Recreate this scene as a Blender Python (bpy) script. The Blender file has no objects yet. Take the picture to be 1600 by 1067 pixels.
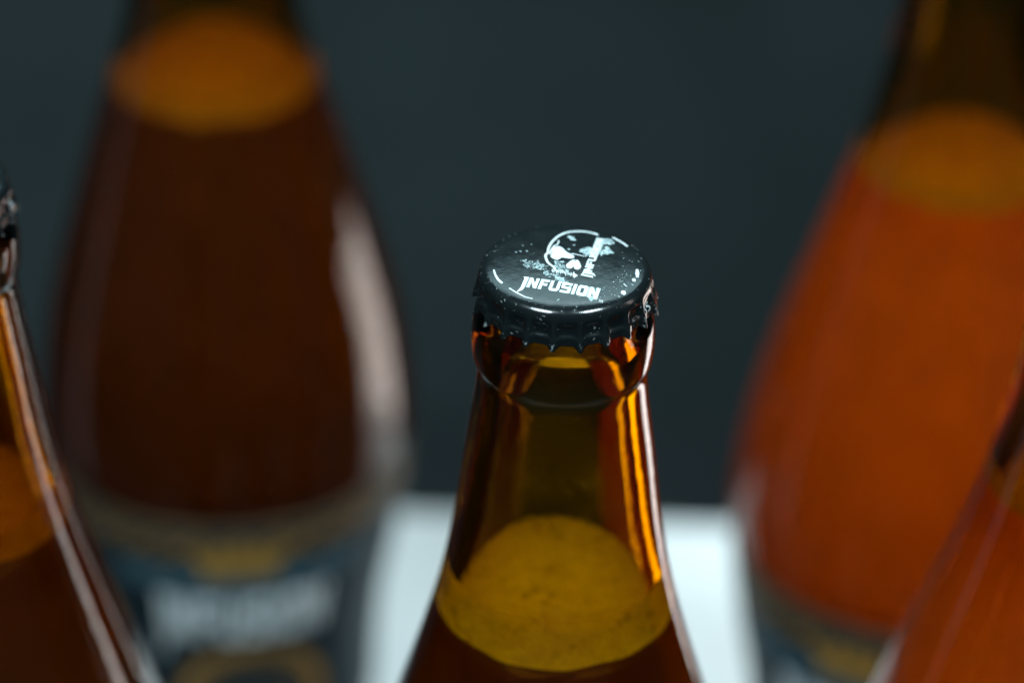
import bpy, bmesh, math, random
import numpy as np
from mathutils import Vector, Matrix

random.seed(7)
rng = np.random.default_rng(11)
sc = bpy.context.scene
C = sc.collection
MM = 0.001

# ------------------------------------------------------------------ camera
cam_d = bpy.data.cameras.new('camera')
cam = bpy.data.objects.new('camera', cam_d)
C.objects.link(cam)
cam_d.sensor_width = 36.0
cam_d.lens = 112.5
cam_d.clip_start = 0.01
cam_d.clip_end = 50.0
cam.matrix_world = (Matrix.Translation((0, 0, 0.594))
                    @ Matrix.Rotation(math.radians(90 - 33.3), 4, 'X')
                    @ Matrix.Rotation(math.radians(1.2), 4, 'Z'))
cam_d.dof.use_dof = True
cam_d.dof.focus_distance = 0.548
cam_d.dof.aperture_fstop = 6.0
sc.camera = cam

# ------------------------------------------------------------------ world and render
w = bpy.data.worlds.new('World')
sc.world = w
w.use_nodes = True
w.node_tree.nodes['Background'].inputs[0].default_value = (0.55, 0.85, 1.0, 1)
w.node_tree.nodes['Background'].inputs[1].default_value = 0.026
sc.view_settings.view_transform = 'Standard'
sc.view_settings.look = 'None'
sc.view_settings.exposure = 0.0
sc.view_settings.gamma = 1.0
cy = sc.cycles
cy.use_denoising = True
cy.max_bounces = 20
cy.transmission_bounces = 16
cy.glossy_bounces = 8
cy.diffuse_bounces = 4
cy.transparent_max_bounces = 8
cy.sample_clamp_indirect = 6.0
cy.caustics_refractive = True
cy.caustics_reflective = True
cy.blur_glossy = 0.5


# ------------------------------------------------------------------ lamps
def area(name, loc, target, sx, sy, power, col, spread=180):
    d = bpy.data.lights.new(name, 'AREA')
    d.shape = 'RECTANGLE'
    d.size, d.size_y, d.energy, d.color = sx, sy, power, col
    d.spread = math.radians(spread)
    o = bpy.data.objects.new(name, d)
    C.objects.link(o)
    o.location = loc
    o.rotation_euler = (Vector(target) - Vector(loc)).to_track_quat('-Z', 'Y').to_euler()
    return o


CX, CY = 0.0090, 0.4711      # centre bottle axis
area('strip_softbox', (0.283, 0.785, 0.03), (CX - 0.01, CY, 0.03), 0.235, 0.15, 0.52, (1.0, 0.88, 0.82))
area('overhead_softbox', (-0.38, 0.10, 1.30), (0, 0.55, 0.2), 0.30, 0.22, 17.5, (0.72, 0.93, 1.0))
area('overhead_softbox', (0.42, 0.18, 1.25), (0, 0.55, 0.2), 0.24, 0.18, 12.5, (0.72, 0.93, 1.0))
area('back_softbox', (0.0, 1.30, 1.14), (CX, CY, 0.3), 1.20, 0.42, 4.3, (0.56, 0.92, 1.0))
area('side_fill_lamp', (-0.95, 0.75, -0.15), (CX, CY, 0.15), 0.12, 0.6, 0.07, (0.9, 0.93, 1.0))
area('right_fill_lamp', (0.87, 0.47, 0.47), (-0.07, 0.69, 0.2), 0.08, 0.5, 0.5, (1.0, 0.85, 0.8))
area('table_fill_lamp', (0.03, 0.98, 0.85), (0.03, 0.80, 0.0), 0.40, 0.08, 0.26, (0.80, 0.95, 1.0), 70)  # added fill, only brightens the white rear strip of the table
area('wall_fill_lamp', (-0.42, 1.45, -0.66), (-0.10, 1.95, -0.55), 0.10, 0.10, 0.35, (0.75, 0.95, 1.0))  # added fill out of view, lightens the backdrop low at left


# ------------------------------------------------------------------ material helpers
def mat(name):
    m = bpy.data.materials.new(name)
    m.use_nodes = True
    nt = m.node_tree
    return m, nt, nt.nodes, nt.links, nt.nodes['Principled BSDF']


def coords(N):
    return N.new('ShaderNodeTexCoord').outputs['Object']


def noise(N, L, co, scale, detail=3, rough=0.55):
    n = N.new('ShaderNodeTexNoise')
    n.inputs['Scale'].default_value = scale
    n.inputs['Detail'].default_value = detail
    n.inputs['Roughness'].default_value = rough
    L.new(co, n.inputs['Vector'])
    return n.outputs['Fac']


def ramp(N, L, src, stops):
    r = N.new('ShaderNodeValToRGB')
    e = r.color_ramp.elements
    while len(e) < len(stops):
        e.new(0.5)
    for i, (p, c) in enumerate(stops):
        e[i].position = p
        e[i].color = (*c, 1) if len(c) == 3 else c
    L.new(src, r.inputs[0])
    return r.outputs[0]


def g(v):
    return (v, v, v)


def bump(N, L, src, bs, strength, dist):
    b = N.new('ShaderNodeBump')
    b.inputs['Strength'].default_value = strength
    b.inputs['Distance'].default_value = dist
    L.new(src, b.inputs['Height'])
    L.new(b.outputs[0], bs.inputs['Normal'])
    return b


def math_node(N, L, op, a, b):
    n = N.new('ShaderNodeMath')
    n.operation = op
    for i, v in enumerate((a, b)):
        if isinstance(v, (int, float)):
            n.inputs[i].default_value = v
        else:
            L.new(v, n.inputs[i])
    return n.outputs[0]


# amber glass
GL, nt, N, L, b = mat('amber_glass')
b.inputs['Base Color'].default_value = (0.98, 0.97, 0.95, 1)
b.inputs['Transmission Weight'].default_value = 1
b.inputs['IOR'].default_value = 1.5
co = coords(N)
L.new(ramp(N, L, noise(N, L, co, 60, 5, 0.65), [(0.40, g(0.015)), (0.70, g(0.10))]), b.inputs['Roughness'])
va = N.new('ShaderNodeVolumeAbsorption')
va.inputs['Color'].default_value = (0.91, 0.80, 0.0, 1)
va.inputs['Density'].default_value = 700
L.new(va.outputs[0], N['Material Output'].inputs['Volume'])
h = noise(N, L, co, 190, 2, 0.5)
bump(N, L, h, b, 0.10, 0.0005)


def liquid(name, col, trans, spec=0.15, var=0.5):
    m, nt, N, L, b = mat(name)
    co = coords(N)
    n = noise(N, L, co, 90, 3)
    c = ramp(N, L, n, [(0.3, tuple(x * (1 - var * 0.5) for x in col)), (0.7, col)])
    L.new(c, b.inputs['Base Color'])
    b.inputs['Roughness'].default_value = 0.35
    b.inputs['Specular IOR Level'].default_value = spec
    t = N.new('ShaderNodeBsdfTranslucent')
    L.new(c, t.inputs['Color'])
    mx = N.new('ShaderNodeMixShader')
    mx.inputs[0].default_value = trans
    L.new(b.outputs[0], mx.inputs[1])
    L.new(t.outputs[0], mx.inputs[2])
    L.new(mx.outputs[0], N['Material Output'].inputs[0])
    return m


M_dark = liquid('dark_beer', (0.15, 0.034, 0.026), 0.3)
M_orange = liquid('hazy_orange_beer', (0.92, 0.165, 0.022), 0.3, var=0.35)


def foam_mat(name, c0, c1):
    m, nt, N, L, b = mat(name)
    co = coords(N)
    v = N.new('ShaderNodeTexVoronoi')
    v.inputs['Scale'].default_value = 900
    L.new(co, v.inputs['Vector'])
    n = noise(N, L, co, 260, 5, 0.7)
    c = ramp(N, L, n, [(0.32, c0), (0.62, c1)])
    v2 = N.new('ShaderNodeTexVoronoi')          # burst bubbles and specks of yeast
    v2.inputs['Scale'].default_value = 330
    L.new(co, v2.inputs['Vector'])
    keep = math_node(N, L, 'GREATER_THAN', noise(N, L, co, 150, 2), 0.56)
    f = math_node(N, L, 'MULTIPLY', ramp(N, L, v2.outputs['Distance'], [(0.10, g(0.45)), (0.50, g(0.0))]), keep)
    mf = N.new('ShaderNodeMix')
    mf.data_type = 'RGBA'
    L.new(f, mf.inputs[0])
    L.new(c, mf.inputs[6])
    mf.inputs[7].default_value = (c0[0] * 0.3, c0[1] * 0.2, c0[2] * 0.2, 1)
    L.new(mf.outputs[2], b.inputs['Base Color'])
    b.inputs['Roughness'].default_value = 0.6
    b.inputs['Specular IOR Level'].default_value = 0.2
    bump(N, L, v.outputs['Distance'], b, 0.6, 0.0004)
    t = N.new('ShaderNodeBsdfTranslucent')
    L.new(mf.outputs[2], t.inputs['Color'])
    ms = N.new('ShaderNodeMixShader')
    ms.inputs[0].default_value = 0.08
    L.new(b.outputs[0], ms.inputs[1])
    L.new(t.outputs[0], ms.inputs[2])
    L.new(ms.outputs[0], N['Material Output'].inputs[0])
    return m


M_foam = foam_mat('pale_foam', (0.78, 0.66, 0.28), (0.96, 0.87, 0.42))
M_foam3 = foam_mat('orange_froth', (0.50, 0.20, 0.05), (0.66, 0.29, 0.08))
M_foam2 = foam_mat('tan_foam', (0.42, 0.17, 0.06), (0.58, 0.24, 0.09))

# cap enamel with chips to bare metal
CAPM, nt, N, L, b = mat('black_enamel')
co = coords(N)
sep = N.new('ShaderNodeSeparateXYZ')
L.new(co, sep.inputs[0])
rr = math_node(N, L, 'SQRT', math_node(N, L, 'ADD', math_node(N, L, 'MULTIPLY', sep.outputs[0], sep.outputs[0]),
                                       math_node(N, L, 'MULTIPLY', sep.outputs[1], sep.outputs[1])), 0)
edge = ramp(N, L, math_node(N, L, 'MULTIPLY', rr, 60.0), [(0.72, g(0.0)), (0.82, g(0.075)), (0.89, g(0.05)), (0.952, g(0.06)), (0.972, g(0.17))])
n1 = noise(N, L, co, 1500, 4, 0.7)
n2 = noise(N, L, co, 260, 3, 0.6)
s = math_node(N, L, 'ADD', math_node(N, L, 'ADD', n1, edge), math_node(N, L, 'MULTIPLY', n2, 0.30))
chip = ramp(N, L, s, [(0.868, g(0)), (0.892, g(1))])
mix = N.new('ShaderNodeMix')
mix.data_type = 'RGBA'
L.new(chip, mix.inputs[0])
mix.inputs[6].default_value = (0.006, 0.009, 0.010, 1)
mix.inputs[7].default_value = (0.42, 0.47, 0.47, 1)
L.new(mix.outputs[2], b.inputs['Base Color'])
L.new(math_node(N, L, 'MULTIPLY', chip, 0.5), b.inputs['Metallic'])
rg = ramp(N, L, n2, [(0.3, g(0.13)), (0.7, g(0.24))])
L.new(rg, b.inputs['Roughness'])
b.inputs['IOR'].default_value = 1.6
bump(N, L, noise(N, L, co, 700, 3), b, 0.12, 0.0003)

INNER, nt, N, L, b = mat('bare_cap_steel')
b.inputs['Base Color'].default_value = (0.45, 0.45, 0.43, 1)
b.inputs['Metallic'].default_value = 1
L.new(ramp(N, L, noise(N, L, coords(N), 500), [(0.3, g(0.3)), (0.7, g(0.5))]), b.inputs['Roughness'])


def flat_mat(name, c0, c1, rough=0.5, scale=300, metal=0.0):
    m, nt, N, L, b = mat(name)
    n = noise(N, L, coords(N), scale, 4, 0.65)
    L.new(ramp(N, L, n, [(0.3, c0), (0.65, c1)]), b.inputs['Base Color'])
    b.inputs['Roughness'].default_value = rough
    b.inputs['Metallic'].default_value = metal
    return m


M_ink = flat_mat('white_ink', (0.52, 0.62, 0.64), (0.72, 0.78, 0.78), 0.45, 700)
M_worn = flat_mat('worn_white_ink', (0.10, 0.16, 0.17), (0.50, 0.62, 0.63), 0.5, 1300)
M_lab = flat_mat('dark_label_paper', (0.010, 0.022, 0.030), (0.018, 0.034, 0.044), 0.45, 200)
M_lab2 = flat_mat('slate_label_band', (0.05, 0.10, 0.125), (0.075, 0.135, 0.16), 0.5, 200)
M_gold = flat_mat('gold_label_ink', (0.28, 0.15, 0.03), (0.46, 0.25, 0.05), 0.45, 120)
M_gold2 = flat_mat('bronze_label_ink', (0.20, 0.11, 0.035), (0.38, 0.20, 0.05), 0.5, 90)
M_labink = flat_mat('pale_label_ink', (0.78, 0.86, 0.88), (0.88, 0.92, 0.92), 0.5, 200)
M_table = flat_mat('white_table_laminate', (0.74, 0.75, 0.74), (0.80, 0.80, 0.79), 0.45, 12)
for m_ in (M_lab, M_lab2, M_gold2, M_gold, M_labink):
    m_.node_tree.nodes['Principled BSDF'].inputs['Specular IOR Level'].default_value = 0.12
M_front = flat_mat('dark_front_top', (0.012, 0.015, 0.017), (0.022, 0.027, 0.03), 0.55, 30)  # for the unseen front of the table, dark to dim its reflection
M_wall = flat_mat('slate_wall_paint', (0.015, 0.026, 0.028), (0.045, 0.066, 0.071), 0.8, 2.2)
M_floor = flat_mat('dark_floor_paint', (0.03, 0.04, 0.045), (0.05, 0.06, 0.065), 0.6, 6)


# ------------------------------------------------------------------ object helpers
def link(name, verts, faces, m, parent=None, smooth=True, mats=None, fm=None):
    me = bpy.data.meshes.new(name)
    me.from_pydata([tuple(v) for v in verts], [], faces)
    me.materials.append(m)
    if mats:
        for x in mats:
            me.materials.append(x)
        me.polygons.foreach_set('material_index', fm)
    me.polygons.foreach_set('use_smooth', [smooth] * len(me.polygons))
    me.update()
    o = bpy.data.objects.new(name, me)
    C.objects.link(o)
    o.parent = parent
    return o


def lathe(profile, seg=96, closed=True):
    """profile: list of (r, z) in mm; r == 0 at an end makes a pole"""
    vs, fs, rings = [], [], []
    for r, z in profile:
        if r < 1e-6:
            rings.append([len(vs)] * seg)
            vs.append((0, 0, z * MM))
        else:
            st = len(vs)
            for i in range(seg):
                a = 2 * math.pi * i / seg
                vs.append((r * math.cos(a) * MM, r * math.sin(a) * MM, z * MM))
            rings.append(list(range(st, st + seg)))
    n = len(rings)
    for k in range(n if closed else n - 1):
        A, B = rings[k], rings[(k + 1) % n]
        for i in range(seg):
            j = (i + 1) % seg
            f = [A[i], A[j], B[j], B[i]]
            q = []
            for v in f:
                if v not in q:
                    q.append(v)
            if len(q) > 2:
                fs.append(q)
    return vs, fs


def spline(pts, n=6):
    """Catmull-Rom through (r, z) points"""
    out = []
    P = [pts[0]] + list(pts) + [pts[-1]]
    for i in range(1, len(P) - 2):
        p0, p1, p2, p3 = (np.array(P[k], float) for k in (i - 1, i, i + 1, i + 2))
        for t in np.linspace(0, 1, n, endpoint=False):
            out.append(tuple(0.5 * ((2 * p1) + (-p0 + p2) * t + (2 * p0 - 5 * p1 + 4 * p2 - p3) * t * t
                                    + (-p0 + 3 * p1 - 3 * p2 + p3) * t ** 3)))
    out.append(tuple(pts[-1]))
    return out


# ------------------------------------------------------------------ flat artwork: signed distance -> marching squares
def sd_poly(X, Y, P):
    P = np.array(P, float)
    d = np.full(X.shape, 1e9)
    s = np.ones(X.shape)
    n = len(P)
    for i in range(n):
        a, b_ = P[i], P[i - 1]
        e = b_ - a
        wx, wy = X - a[0], Y - a[1]
        t = np.clip((wx * e[0] + wy * e[1]) / max(e @ e, 1e-12), 0, 1)
        bx, by = wx - e[0] * t, wy - e[1] * t
        d = np.minimum(d, bx * bx + by * by)
        c1, c2, c3 = Y >= a[1], Y < b_[1], e[0] * wy > e[1] * wx
        flip = (c1 & c2 & c3) | (~c1 & ~c2 & ~c3)
        s = np.where(flip, -s, s)
    return s * np.sqrt(d)


def sd_line(X, Y, P, w0, w1=None):
    P = np.array(P, float)
    w1 = w0 if w1 is None else w1
    d = np.full(X.shape, 1e9)
    n = len(P) - 1
    for i in range(n):
        a, e = P[i], P[i + 1] - P[i]
        t = np.clip(((X - a[0]) * e[0] + (Y - a[1]) * e[1]) / max(e @ e, 1e-12), 0, 1)
        q = np.sqrt((X - a[0] - e[0] * t) ** 2 + (Y - a[1] - e[1] * t) ** 2)
        d = np.minimum(d, q - 0.5 * (w0 + (w1 - w0) * (i + t) / n))
    return d


def vnoise(X, Y, scale, seed):
    r = np.random.default_rng(seed)
    T = r.random((64, 64))
    x, y = X * scale, Y * scale
    xi, yi = np.floor(x).astype(int), np.floor(y).astype(int)
    fx, fy = x - xi, y - yi
    fx, fy = fx * fx * (3 - 2 * fx), fy * fy * (3 - 2 * fy)
    a, b_ = T[yi % 64, xi % 64], T[yi % 64, (xi + 1) % 64]
    c, d = T[(yi + 1) % 64, xi % 64], T[(yi + 1) % 64, (xi + 1) % 64]
    return (a * (1 - fx) + b_ * fx) * (1 - fy) + (c * (1 - fx) + d * fx) * fy


class Art:
    """union of flat shapes sampled on a grid, turned into a real thin sheet"""

    def __init__(self, x0, x1, y0, y1, step):
        self.step = step
        self.xs = np.arange(x0, x1 + step, step)
        self.ys = np.arange(y0, y1 + step, step)
        self.X, self.Y = np.meshgrid(self.xs, self.ys)
        self.D = np.full(self.X.shape, 1e3)

    def add(self, fn, box, pad=0.6, cut=None):
        i0, i1 = np.searchsorted(self.xs, (box[0] - pad, box[1] + pad))
        j0, j1 = np.searchsorted(self.ys, (box[2] - pad, box[3] + pad))
        if i1 <= i0 or j1 <= j0:
            return
        X, Y = self.X[j0:j1, i0:i1], self.Y[j0:j1, i0:i1]
        self.D[j0:j1, i0:i1] = np.minimum(self.D[j0:j1, i0:i1], fn(X, Y))

    def poly(self, P, hole=None):
        a = np.array(P)
        f = (lambda X, Y: np.maximum(sd_poly(X, Y, P), -sd_poly(X, Y, hole))) if hole is not None else (lambda X, Y: sd_poly(X, Y, P))
        self.add(f, (a[:, 0].min(), a[:, 0].max(), a[:, 1].min(), a[:, 1].max()))

    def line(self, P, w0, w1=None):
        a = np.array(P)
        self.add(lambda X, Y: sd_line(X, Y, P, w0, w1), (a[:, 0].min(), a[:, 0].max(), a[:, 1].min(), a[:, 1].max()),
                 pad=max(w0, w1 or 0) + 0.3)

    def rough(self, P, scale, thr, seed):
        a = np.array(P)

        def f(X, Y):
            n = 0.6 * vnoise(X, Y, scale, seed) + 0.4 * vnoise(X + 9, Y + 5, scale * 2.3, seed + 1)
            return np.maximum(sd_poly(X, Y, P) + (vnoise(X, Y, scale * 0.6, seed + 2) - 0.5) * 0.8, (thr - n) * 0.35)
        self.add(f, (a[:, 0].min(), a[:, 0].max(), a[:, 1].min(), a[:, 1].max()))

    def build(self, name, m, place, parent=None):
        D, xs, ys, st = self.D, self.xs, self.ys, self.step
        ins = D < 0
        vid, vs, fs = {}, [], []

        def corner(j, i):
            k = (j, i)
            if k not in vid:
                vid[k] = len(vs)
                vs.append((xs[i], ys[j]))
            return vid[k]

        def edgev(j0, i0, j1, i1):
            if (j1, i1) < (j0, i0):
                j0, i0, j1, i1 = j1, i1, j0, i0
            k = (j0, i0, j1, i1)
            if k not in vid:
                a, b_ = D[j0, i0], D[j1, i1]
                t = a / (a - b_)
                vid[k] = len(vs)
                vs.append((xs[i0] + (xs[i1] - xs[i0]) * t, ys[j0] + (ys[j1] - ys[j0]) * t))
            return vid[k]
        s4 = ins[:-1, :-1].astype(int) + ins[:-1, 1:] + ins[1:, :-1] + ins[1:, 1:]
        jj, ii = np.nonzero(s4)
        for j, i in zip(jj.tolist(), ii.tolist()):
            q = [(j, i), (j, i + 1), (j + 1, i + 1), (j + 1, i)]
            poly = []
            for k in range(4):
                a, b_ = q[k], q[(k + 1) % 4]
                if ins[a]:
                    poly.append(corner(*a))
                if ins[a] != ins[b_]:
                    poly.append(edgev(*a, *b_))
            if len(poly) > 2:
                fs.append(poly)
        return link(name, [place(x, y) for x, y in vs], fs, m, parent)


# letters on a unit-height grid (own block face with a spiked first letter)
LETTERS = {
    'I0': (0.50, [[(0.0, 1.02), (0.52, 1.02), (0.50, 0.0), (0.40, -0.30), (-0.08, -0.62), (0.14, -0.05), (0.14, 0.85)]], None),
    'N': (0.95, [[(0, 0), (0, 1), (0.30, 1), (0.62, 0.48), (0.62, 1), (0.92, 1), (0.92, 0), (0.62, 0), (0.30, 0.52), (0.30, 0)]], None),
    'F': (0.82, [[(0, 0), (0, 1), (0.82, 1), (0.80, 0.76), (0.30, 0.76), (0.30, 0.62), (0.72, 0.62), (0.70, 0.38), (0.30, 0.38), (0.30, 0)]], None),
    'U': (0.95, [[(0, 1), (0, 0.18), (0.16, 0), (0.78, 0), (0.94, 0.18), (0.94, 1), (0.64, 1), (0.64, 0.26), (0.30, 0.26), (0.30, 1)]], None),
    'S': (0.94, [[(0, 0), (0.80, 0), (0.92, 0.14), (0.92, 0.50), (0.80, 0.62), (0.30, 0.62), (0.30, 0.77), (0.92, 0.77), (0.92, 1),
                  (0.12, 1), (0, 0.88), (0, 0.50), (0.12, 0.39), (0.62, 0.39), (0.62, 0.23), (0, 0.23)]], None),
    'I': (0.32, [[(0, 0), (0, 1), (0.31, 1), (0.31, 0)]], None),
    'O': (0.96, [[(0.14, 0), (0, 0.16), (0, 0.84), (0.14, 1), (0.80, 1), (0.94, 0.84), (0.94, 0.16), (0.80, 0)]],
          [(0.30, 0.25), (0.30, 0.75), (0.64, 0.75), (0.64, 0.25)]),
}


def word(art, fn, gap=0.10):
    x = 0.0
    for k in ['I0', 'N', 'F', 'U', 'S', 'I', 'O', 'N']:
        wd, polys, hole = LETTERS[k]
        for P in polys:
            art.poly([fn(x + a, b_) for a, b_ in P], None if hole is None else [fn(x + a, b_) for a, b_ in hole])
        x += wd + gap
    return x - gap


WORD_W = sum(LETTERS[k][0] for k in ['I0', 'N', 'F', 'U', 'S', 'I', 'O', 'N']) + 0.7

# ------------------------------------------------------------------ bottle
BH = 300.0          # bottle height to the cap
OUT = spline([(36.0, 0.6), (37.6, 3.0), (38.2, 8), (38.3, 25), (39.0, 46), (40.6, 62), (43.6, 78), (45.9, 93), (47.3, 104), (48.2, 114),
              (48.0, 125), (45.8, 143), (41.7, 162), (36.3, 181), (32.2, 195), (28.6, 207), (25.2, 218.5), (21.6, 232.5), (19.0, 247),
              (17.1, 262), (15.6, 273), (15.0, 279.5)], 5)
LIP = spline([(15.0, 279.5), (15.2, 281.2), (15.75, 282.0), (16.05, 284.5), (16.1, 287.5), (15.7, 290.5), (14.4, 292.6), (13.6, 294.0), (13.6, 297.0),
              (13.1, 299.0), (12.0, 299.8)], 4)
INN = [(9.8, 299.6), (9.4, 298.0), (9.6, 288.0), (10.4, 276.0), (12.1, 262)]
WALL = 2.0


def r_out(z):
    zs = [p[1] for p in OUT]
    return float(np.interp(z, zs, [p[0] for p in OUT]))


def r_in(z):
    if z >= 262:
        q = sorted([(b_, a) for a, b_ in INN])
        return float(np.interp(z, [k[0] for k in q], [k[1] for k in q]))
    q = min(1.0, max(0.0, (z - 196) / 56.0))
    return r_out(z) - WALL - 3.0 * q * q * (3 - 2 * q) - 0.5 * math.exp(-((z - 232) / 12.0) ** 2)


def bottle_glass(parent):
    prof = [(0.0, 4.0), (20.0, 3.0), (32.0, 0.0)] + list(OUT) + list(LIP[1:]) + [(10.6, 300.0)]
    prof += [(r_in(z), z) for z in (299.6, 298, 294, 290, 284, 279, 274, 269)]
    prof += [(r_in(z), z) for z in np.arange(264, 8, -4.0)]
    prof += [(30.0, 7.0), (18.0, 8.5), (0.0, 9.5)]
    vs, fs = lathe(prof, 128, closed=False)
    o = link('glass_body', vs, fs, GL, parent)
    bm = bmesh.new()
    bm.from_mesh(o.data)
    bmesh.ops.recalc_face_normals(bm, faces=bm.faces)
    bm.to_mesh(o.data)
    bm.free()
    for p in o.data.polygons:
        p.use_smooth = True
    return o


def liquid_mesh(top, m, parent):
    e = 0.35
    prof = [(0.0, 9.3), (18.0, 8.3), (30.0, 6.8)] + [(r_in(z) + e, z) for z in np.arange(12, top, 4.0)] + [(r_in(top) + e, top), (0.0, top)]
    vs, fs = lathe(prof, 96, closed=False)
    return link('beer', vs, fs, m, parent)


def foam_mesh(top, th, m, parent, seed):
    """a disc of froth with an uneven skin, climbing a little at the glass"""
    e = 0.33
    seg, nr = 96, 14
    R = r_in(top) + e
    vs, fs = [], []
    for k in range(nr + 1):
        t = k / nr
        for i in range(seg):
            a = 2 * math.pi * i / seg
            x, y = R * t * math.cos(a), R * t * math.sin(a)
            zz = top + 0.35 * math.sin(3 * a + seed) * t + 0.45 * random.uniform(-1, 1) * (0.5 if k < nr else 0.6) + 0.9 * t ** 8
            r = R * t
            if k == nr:
                r = r_in(zz) + e
            vs.append((r * math.cos(a) * MM, r * math.sin(a) * MM, zz * MM))
    for k in range(nr):
        for i in range(seg):
            j = (i + 1) % seg
            fs.append([k * seg + i, k * seg + j, (k + 1) * seg + j, (k + 1) * seg + i])
    st = nr * seg
    for q in range(1, 6):
        zz = top - th * q / 5
        for i in range(seg):
            a = 2 * math.pi * i / seg
            wob = 0.18 * math.sin(5 * a + seed) + 0.14 * math.sin(11 * a + 2 * seed) if q == 5 else 0
            r = r_in(zz + wob) + e + 0.05
            vs.append((r * math.cos(a) * MM, r * math.sin(a) * MM, (zz + wob) * MM))
        for i in range(seg):
            j = (i + 1) % seg
            a0 = st if q == 1 else st + q * seg - seg
            fs.append([a0 + i, a0 + j, st + q * seg + j, st + q * seg + i])
    return link('foam', vs, fs, m, parent)


# ---- crown cap, local origin at the middle of its top
CZ = 301.2
CAP_PROF = [(0.0, 0.0), (3, -0.03), (6, -0.12), (9, -0.27), (11.2, -0.42), (12.5, -0.55), (13.5, -0.74), (14.2, -1.05), (14.75, -1.6), (15.0, -2.3),
            (15.1, -3.0), (15.15, -3.6), (15.2, -4.2), (15.25, -4.8), (15.3, -5.15), (15.35, -5.4), (15.4, -5.65), (15.45, -5.9), (15.5, -6.3), (15.55, -6.8), (15.62, -7.3)]
CAP_PROF = spline(CAP_PROF, 2)


def cap_z(r):
    return float(np.interp(r, [p[0] for p in CAP_PROF[:20]], [p[1] for p in CAP_PROF[:20]]))


def make_cap(parent, seed):
    rnd = random.Random(seed)
    teeth = 21
    seg = teeth * 18
    jr = [rnd.uniform(-0.12, 0.12) for _ in range(teeth)]
    jz = [rnd.uniform(-0.22, 0.22) for _ in range(teeth)]
    off = math.radians(-88.8 + 180 / teeth)
    vs, fs, fm = [], [], []

    def ring(r, z, inner):
        t = min(1, max(0, (-z - 2.2) / 4.9))
        st = len(vs)
        for i in range(seg):
            a = off + 2 * math.pi * i / seg
            u = i / 18.0
            k = int(round(u)) % teeth
            c = 0.5 + 0.5 * math.cos(2 * math.pi * u)
            ridge = c ** 4.0
            rad = r + t ** 1.3 * (0.72 * ridge - 0.26 * (1 - ridge))
            aa = (a + math.pi) % (2 * math.pi) - math.pi
            pry = math.exp(-((aa + 0.06) / 0.27) ** 4)       # the rim is prised open on the right
            flare = jr[k] * c ** 0.8 * t ** 1.6 + 0.85 * pry * t ** 1.3 - 0.5 * pry * ridge * t
            rad += flare
            zz = z
            if t > 0.02:
                zz -= (0.85 * ridge + (0.0)) * t ** 2 - jz[k] * c * t * t
            if r > 14:                          # panels pressed in between the flutes, with a small shelf below
                sm = lambda q: (lambda v: v * v * (3 - 2 * v))(min(1, max(0, q)))
                rad -= 0.34 * (1 - c ** 2.2) * sm((t - 0.12) / 0.25) * (1 - sm((t - 0.62) / 0.13))
            rad -= 0.24 if inner else 0
            zz -= 0.24 if (inner and t <= 0) else 0
            vs.append((rad * math.cos(a) * MM, rad * math.sin(a) * MM, zz * MM))
        return st
    vs.append((0, 0, 0))
    rings = [ring(r, z, False) for r, z in CAP_PROF[1:]]
    n_out = len(rings)
    rings += [ring(r, z, True) for r, z in reversed(CAP_PROF[1:])]
    vs.append((0, 0, -0.24 * MM))
    for i in range(seg):
        j = (i + 1) % seg
        fs.append([0, rings[0] + i, rings[0] + j])
        fm.append(0)
    for q in range(len(rings) - 1):
        for i in range(seg):
            j = (i + 1) % seg
            fs.append([rings[q] + i, rings[q + 1] + i, rings[q + 1] + j, rings[q] + j])
            fm.append(0 if q < n_out - 1 else 1)
    for i in range(seg):
        j = (i + 1) % seg
        fs.append([len(vs) - 1, rings[-1] + j, rings[-1] + i])
        fm.append(1)
    o = link('crown_cap', vs, fs, CAPM, parent, mats=[INNER], fm=fm)
    o.location = (0, 0, CZ * MM)
    return o


def aw(u, v):
    """artwork sheet units -> mm on the cap face"""
    return (-9.38 + 0.01384 * u + 0.00029 * v, 12.75 + 0.00056 * u - 0.02567 * v)


def on_cap(lift):
    return lambda x, y: (x * MM, y * MM, (cap_z(math.hypot(x, y)) + lift) * MM)


def AP(pts):
    return [aw(*p) for p in pts]


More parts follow.
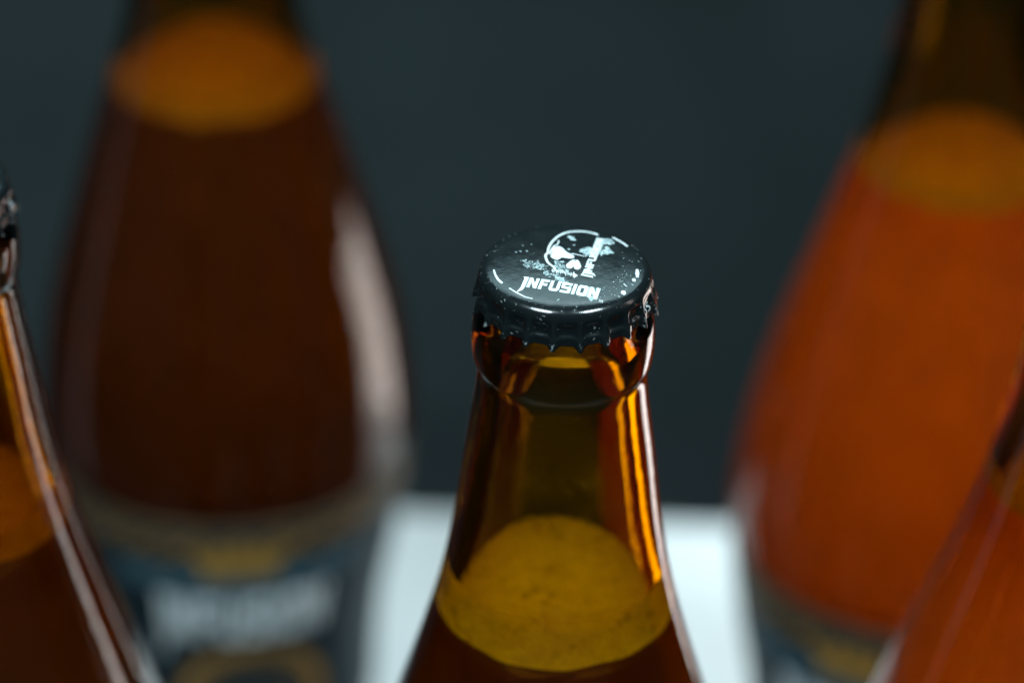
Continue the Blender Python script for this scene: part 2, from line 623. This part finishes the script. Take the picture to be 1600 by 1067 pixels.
def cap_art(cap):
    # wordmark
    A = Art(-11, 8, -12, -2, 0.055)
    W = WORD_W

    def f1(x, y):
        t = x / W
        return aw(88 + 960 * t + 52 * y, 792 + 152 * t - (112 + 6 * t) * y)
    word(A, f1)
    A.build('lettering', M_ink, on_cap(0.035), cap)
    # double struck second impression over the last letters, and the small mark after it
    A = Art(-3, 9, -12, -4, 0.05)
    for x0, P in ((680, 'I'), (735, 'I'), (800, 'O'), (905, 'I'), (938, 'N')):
        wd, polys, hole = LETTERS[P]
        q = lambda a, b_: aw(x0 - 10 + 108 * a + 45 * b_, 900 + (x0 - 680) * 0.155 - 14 - 112 * b_)
        A.poly([q(a, b_) for a, b_ in polys[0]], None if hole is None else [q(a, b_) for a, b_ in hole])
    A.poly(AP([(940, 905), (1060, 925), (1035, 950), (1000, 948), (972, 972), (935, 938)]))
    A.build('second_impression', M_worn, on_cap(0.025), cap)
    A = Art(4, 7, -12.5, -9, 0.03)
    A.line(AP([(1064, 946), (1088, 950)]), 0.07)
    A.line(AP([(1077, 950), (1070, 974)]), 0.07)
    A.line(AP([(1086, 976), (1093, 952), (1099, 968), (1115, 954), (1109, 979)]), 0.07)
    A.build('trademark_sign', M_ink, on_cap(0.03), cap)
    # skull
    A = Art(-5, 12, -5, 14, 0.055)
    arc = spline([(1078, 128), (1040, 110), (950, 92), (860, 84), (760, 92), (680, 108), (600, 148), (540, 198), (495, 250), (465, 305), (452, 345), (448, 380), (418, 418),
                  (425, 470), (448, 515), (485, 548), (518, 575), (528, 600)], 5)
    A.line(AP(arc), 0.46, 0.40)
    A.line(AP([(470, 400), (500, 335), (530, 295), (565, 278), (582, 255), (588, 222)]), 0.34, 0.20)
    A.poly(AP(spline([(495, 400), (515, 330), (575, 300), (635, 325), (680, 375), (750, 412), (778, 440), (755, 462), (700, 462), (625, 452),
                      (590, 470), (560, 482), (510, 462), (480, 435), (495, 400)], 5)[:-1]))
    A.line(AP([(755, 402), (850, 420), (930, 437)]), 0.26, 0.12)
    A.poly(AP(spline([(785, 476), (745, 485), (705, 515), (670, 552), (690, 585), (735, 588), (765, 560), (782, 515), (785, 476)], 5)[:-1]))
    A.poly(AP(spline([(800, 482), (828, 488), (850, 535), (858, 570), (832, 598), (798, 604), (772, 585), (768, 550), (785, 510), (800, 482)], 5)[:-1]))
    rnd = random.Random(5)
    for k in range(13):                          # teeth
        u = 500 + 24 * k
        v = 612 + 5.2 * k + rnd.uniform(-4, 4)
        A.line(AP([(u, v - 16), (u + rnd.uniform(-8, 8), v + rnd.uniform(14, 30))]), 0.16, 0.10)
        if k % 3 != 1:
            A.line(AP([(u - 10, v + rnd.uniform(-5, 8)), (u + 18, v + rnd.uniform(-2, 12))]), 0.14)
    A.poly(AP([(750, 670), (765, 625), (780, 662), (815, 672), (785, 686), (770, 712), (755, 688)]))
    A.line(AP([(1283, 160), (1345, 195), (1405, 232), (1450, 268)]), 0.42)
    A.build('skull_emblem', M_ink, on_cap(0.035), cap)
    # upright wordmark shaped like a blade
    A = Art(1, 9, -6, 12, 0.045)

    def f2(x, y):
        t = x / W
        return aw(975 + 190 * t - 105 * y + 20 * y * t, 672 - 500 * t - (14 - 4 * t) * y)
    word(A, f2, 0.06)
    A.poly(AP([(860, 655), (1000, 680), (1003, 702), (850, 674)]))
    A.build('upright_lettering', M_ink, on_cap(0.040), cap)
    A = Art(-1, 12, -2, 14, 0.06)
    A.poly(AP([(1070, 168), (1186, 186), (1120, 345), (1065, 440), (960, 425), (1010, 330)]))
    A.rough(AP([(1186, 186), (1225, 160), (1308, 212), (1280, 242), (1205, 258), (1150, 275)]), 3.0, 0.30, 3)
    A.rough(AP([(1110, 400), (1150, 300), (1210, 285), (1240, 330), (1285, 372), (1250, 390), (1180, 395), (1120, 420)]), 3.0, 0.32, 5)
    A.rough(AP([(835, 378), (875, 328), (960, 300), (1015, 330), (985, 400), (930, 418), (880, 385)]), 3.0, 0.34, 9)
    A.build('blade_wings', M_worn, on_cap(0.018), cap)
    # scuffs and chips in the print
    A = Art(-14, 14, -14, 14, 0.07)
    A.rough(AP([(140, 470), (330, 490), (440, 560), (420, 595), (230, 590), (140, 540)]), 4.5, 0.50, 21)
    A.rough(AP([(370, 615), (450, 620), (470, 690), (420, 680)]), 5, 0.40, 24)
    A.rough(AP([(520, 480), (640, 500), (660, 570), (720, 640), (560, 640), (500, 590)]), 5, 0.47, 27)
    A.rough(AP([(470, 660), (560, 660), (700, 760), (640, 775), (540, 730)]), 5, 0.42, 31)
    A.rough(AP([(700, 170), (760, 160), (800, 215), (745, 215)]), 3, 0.25, 33)
    for (u, v, r) in ((45, 362, .14), (100, 355, .13), (180, 355, .14), (130, 280, .1), (240, 265, .09), (775, 282, .18), (710, 340, .18), (105, 478, .09)):
        A.line([aw(u, v), aw(u + 6, v + 2)], 2 * r)
    rnd = random.Random(12)
    for k in range(70):                          # small chips gathering towards the right rim
        a = rnd.gauss(-0.62, 0.42)
        r = rnd.uniform(9.8, 13.3)
        s = rnd.uniform(0.05, 0.16)
        x, y = r * math.cos(a), r * math.sin(a)
        A.line([(x, y), (x + rnd.uniform(-.15, .15), y + rnd.uniform(-.2, .2))], s)
    A.build('scuff_marks', M_worn, on_cap(0.022), cap)
    A = Art(-14, 14.5, -14, 14, 0.06)
    A.poly([(12.2, -3.6), (12.6, -3.5), (12.75, -2.0), (12.55, -0.9), (12.2, -1.0), (12.05, -2.4)])
    A.poly([(11.55, -4.9), (12.0, -4.95), (12.1, -4.2), (11.75, -3.9), (11.4, -4.3)])
    A.poly([(9.5, -8.8), (10.0, -9.1), (10.35, -8.6), (10.2, -7.9), (9.7, -7.9), (9.45, -8.3)])
    A.line([(10.0, -5.9), (10.3, -6.4), (10.5, -6.6)], 0.18)
    A.line([(-12.4, -2.2), (-12.1, -3.8), (-11.6, -5.2), (-11.0, -6.2)], 0.30, 0.45)
    A.line([(-9.6, -8.0), (-8.4, -9.3), (-6.9, -10.6), (-5.7, -11.1)], 0.30, 0.22)
    A.build('rim_chips', M_ink, on_cap(0.03), cap)
    # two digits printed on the prised rim at the right
    from mathutils.bvhtree import BVHTree
    tree = BVHTree.FromPolygons([v.co[:] for v in cap.data.vertices], [p.vertices[:] for p in cap.data.polygons])

    def on_skirt(x, y):
        a = math.radians(-21) + x / 16.0
        d = Vector((math.cos(a), math.sin(a), 0))
        hit = tree.ray_cast(Vector((d.x * 0.03, d.y * 0.03, y * MM)), -d, 0.03)[0]
        p = hit if hit is not None else d * 0.0158 + Vector((0, 0, y * MM))
        return tuple(p + d * 0.00005)
    A = Art(-1.4, 1.6, -6.6, -4.4, 0.05)
    A.line([(-0.9, -5.1), (-0.6, -4.8), (-0.6, -6.2)], 0.22)
    A.line([(0.75, -4.85), (0.15, -4.85), (0.1, -5.4), (0.55, -5.4), (0.75, -5.7), (0.6, -6.1), (0.05, -6.15)], 0.22)
    A.build('date_digits', M_ink, on_skirt, cap)


def make_label(parent):
    rl = lambda z: r_out(z) + 0.12

    def cyl(z_lift):
        return lambda s, z: ((rl(z) + z_lift) * math.sin(s / 45.0) * MM, -(rl(z) + z_lift) * math.cos(s / 45.0) * MM, z * MM)

    def sheet(name, s0, s1, z0, z1, m, lift, par, ns=72, nz=24):
        vs, fs = [], []
        pl = cyl(lift)
        for a in range(nz + 1):
            for b_ in range(ns + 1):
                vs.append(pl(s0 + (s1 - s0) * b_ / ns, z0 + (z1 - z0) * a / nz))
        for a in range(nz):
            for b_ in range(ns):
                k = a * (ns + 1) + b_
                fs.append([k, k + 1, k + ns + 2, k + ns + 1])
        return link(name, vs, fs, m, par)
    lab = sheet('label', -62, 62, 30, 113, M_lab, 0.0, parent)
    sheet('label_band', -33, 33, 88.5, 96.5, M_lab2, 0.07, lab)
    A = Art(-30, 32, 55, 95, 0.35)
    S = 47.0 / WORD_W
    word(A, lambda x, y: (-23.5 + x * S + 1.0 * y, 71.0 + 16.0 * y), 0.10)
    A.build('label_lettering', M_labink, cyl(0.10), lab)
    # gilt ornament band: scrolls, diamonds and a crown over the wordmark
    A = Art(-62, 62, 94, 117, 0.4)
    for k in range(-6, 7):
        x = k * 9.6
        A.line([(x - 4.8, 102.5), (x - 2.6, 106.5), (x + 0.4, 108), (x + 2.6, 106), (x + 1.6, 104), (x - 0.4, 104.6)], 1.3, 0.8)
        A.line([(x + 4.8, 105), (x + 2.2, 101), (x - 0.5, 99.8), (x - 2.4, 101.5), (x - 1.2, 103.4)], 1.3, 0.8)
        A.poly([(x - 5.8, 105), (x - 4.8, 107), (x - 3.8, 105), (x - 4.8, 103)])
    A.line([(-61, 111.5), (61, 111.5)], 1.0)
    A.build('gilt_scrolls', M_gold2, cyl(0.10), lab)
    A = Art(-16, 16, 92, 110, 0.35)
    A.poly([(-9, 96), (9, 96), (10, 100), (12.5, 104), (7, 101.8), (4.5, 105), (2.2, 101.8), (0, 107), (-2.2, 101.8), (-4.5, 105), (-7, 101.8), (-12.5, 104), (-10, 100)])
    A.line([(-9.5, 94.8), (9.5, 94.8)], 1.2)
    A.build('gilt_crown', M_gold, cyl(0.14), lab)
    A = Art(-26, 30, 34, 72, 0.4)
    A.line([(3 + 21 * math.cos(t), 46 + 20 * math.sin(t)) for t in np.linspace(-0.4, math.pi + 0.4, 40)], 4.6)
    A.line([(3 + 15.5 * math.cos(t), 46 + 14.5 * math.sin(t)) for t in np.linspace(-0.4, math.pi + 0.4, 40)], 1.2)
    A.build('gilt_arch', M_gold2, cyl(0.10), lab)
    return lab


proto = {}


def make_bottle(x, y, rot, fill, beer_m, foam_m, foam_th, label, seed):
    root = bpy.data.objects.new('beer_bottle', None)
    C.objects.link(root)
    root.empty_display_size = 0.03
    root.location = (x, y, 0)
    root.rotation_euler = (0, 0, rot)
    root['label'] = label
    root['category'] = 'bottle'
    root['group'] = 'capped amber glass bottles standing on the white table'
    if not proto:
        proto['glass'] = bottle_glass(root)
        proto['cap'] = make_cap(root, 3)
        cap_art(proto['cap'])
        proto['label'] = make_label(root)
    else:
        for k in ('glass', 'cap', 'label'):
            o = proto[k]
            c = o.copy()
            C.objects.link(c)
            c.parent = root
            for ch in list(o.children):
                d = ch.copy()
                C.objects.link(d)
                d.parent = c
    liquid_mesh(fill - foam_th + 0.4, beer_m, root)
    foam_mesh(fill, foam_th, foam_m, root, seed)
    return root


R = math.radians
make_bottle(0.00900, 0.47107, R(0), 235.0, M_dark, M_foam, 8.0,
            'sharply focused brown bottle in the middle with pale yellow froth under its black skull cap', 1)
make_bottle(-0.10627, 0.49564, R(21), 233.0, M_dark, M_foam2, 6.0,
            'bottle cut off by the left edge of the photo, long bright streak down its shoulder', 2)
make_bottle(-0.07450, 0.69416, R(8), 219.5, M_dark, M_foam2, 5.0,
            'blurred dark brown bottle behind at left, its dark label with pale lettering in view', 3)
make_bottle(0.10460, 0.65400, R(-24), 220.0, M_orange, M_foam3, 2.5,
            'blurred bottle of orange beer behind at right, the farther of the two orange ones', 4)
make_bottle(0.11397, 0.50711, R(33), 233.0, M_orange, M_foam3, 2.5,
            'bottle of orange red beer cut off by the bottom right corner, the nearer orange one', 5)


# ------------------------------------------------------------------ table, wall, floor
def slab(name, x0, x1, y0, y1, z0, z1, m, bev=0.0):
    bm = bmesh.new()
    bmesh.ops.create_cube(bm, size=1)
    for v in bm.verts:
        v.co = Vector(((x0 + x1) / 2 + v.co.x * (x1 - x0), (y0 + y1) / 2 + v.co.y * (y1 - y0), (z0 + z1) / 2 + v.co.z * (z1 - z0)))
    if bev:
        bmesh.ops.bevel(bm, geom=bm.edges[:], offset=bev, segments=3, affect='EDGES')
    me = bpy.data.meshes.new(name)
    bm.to_mesh(me)
    bm.free()
    me.materials.append(m)
    o = bpy.data.objects.new(name, me)
    C.objects.link(o)
    return o


t = bpy.data.objects.new('table', None)
C.objects.link(t)
t.rotation_euler = (0, 0, math.radians(-2.4))
t['label'] = 'white laminate table top that all the bottles stand on'
t['category'] = 'table'
top = slab('tabletop', -0.20, 0.20, 0.69, 0.806, -0.026, 0.0, M_table, 0.002)
front = slab('tabletop', -0.20, 0.20, 0.30, 0.6895, -0.026, 0.0, M_front, 0.002)  # added dark front, out of view, keeps bottle reflections dark
front['label'] = 'unseen dark front half of the table top, added to keep the glass reflections dark'
front.parent = t
top.parent = t
for px in (-0.15, 0.15):
    for py in (0.35, 0.75):
        lg = slab('leg', px - 0.02, px + 0.02, py - 0.02, py + 0.02, -0.746, -0.0265, M_table, 0.002)
        lg.parent = t

wall = slab('backdrop_wall', -4, 4, 1.95, 2.05, -0.75, 2.6, M_wall)
wall['kind'] = 'structure'
fl = slab('floor', -4, 4, -2.5, 1.949, -0.80, -0.75, M_floor)
fl['kind'] = 'structure'
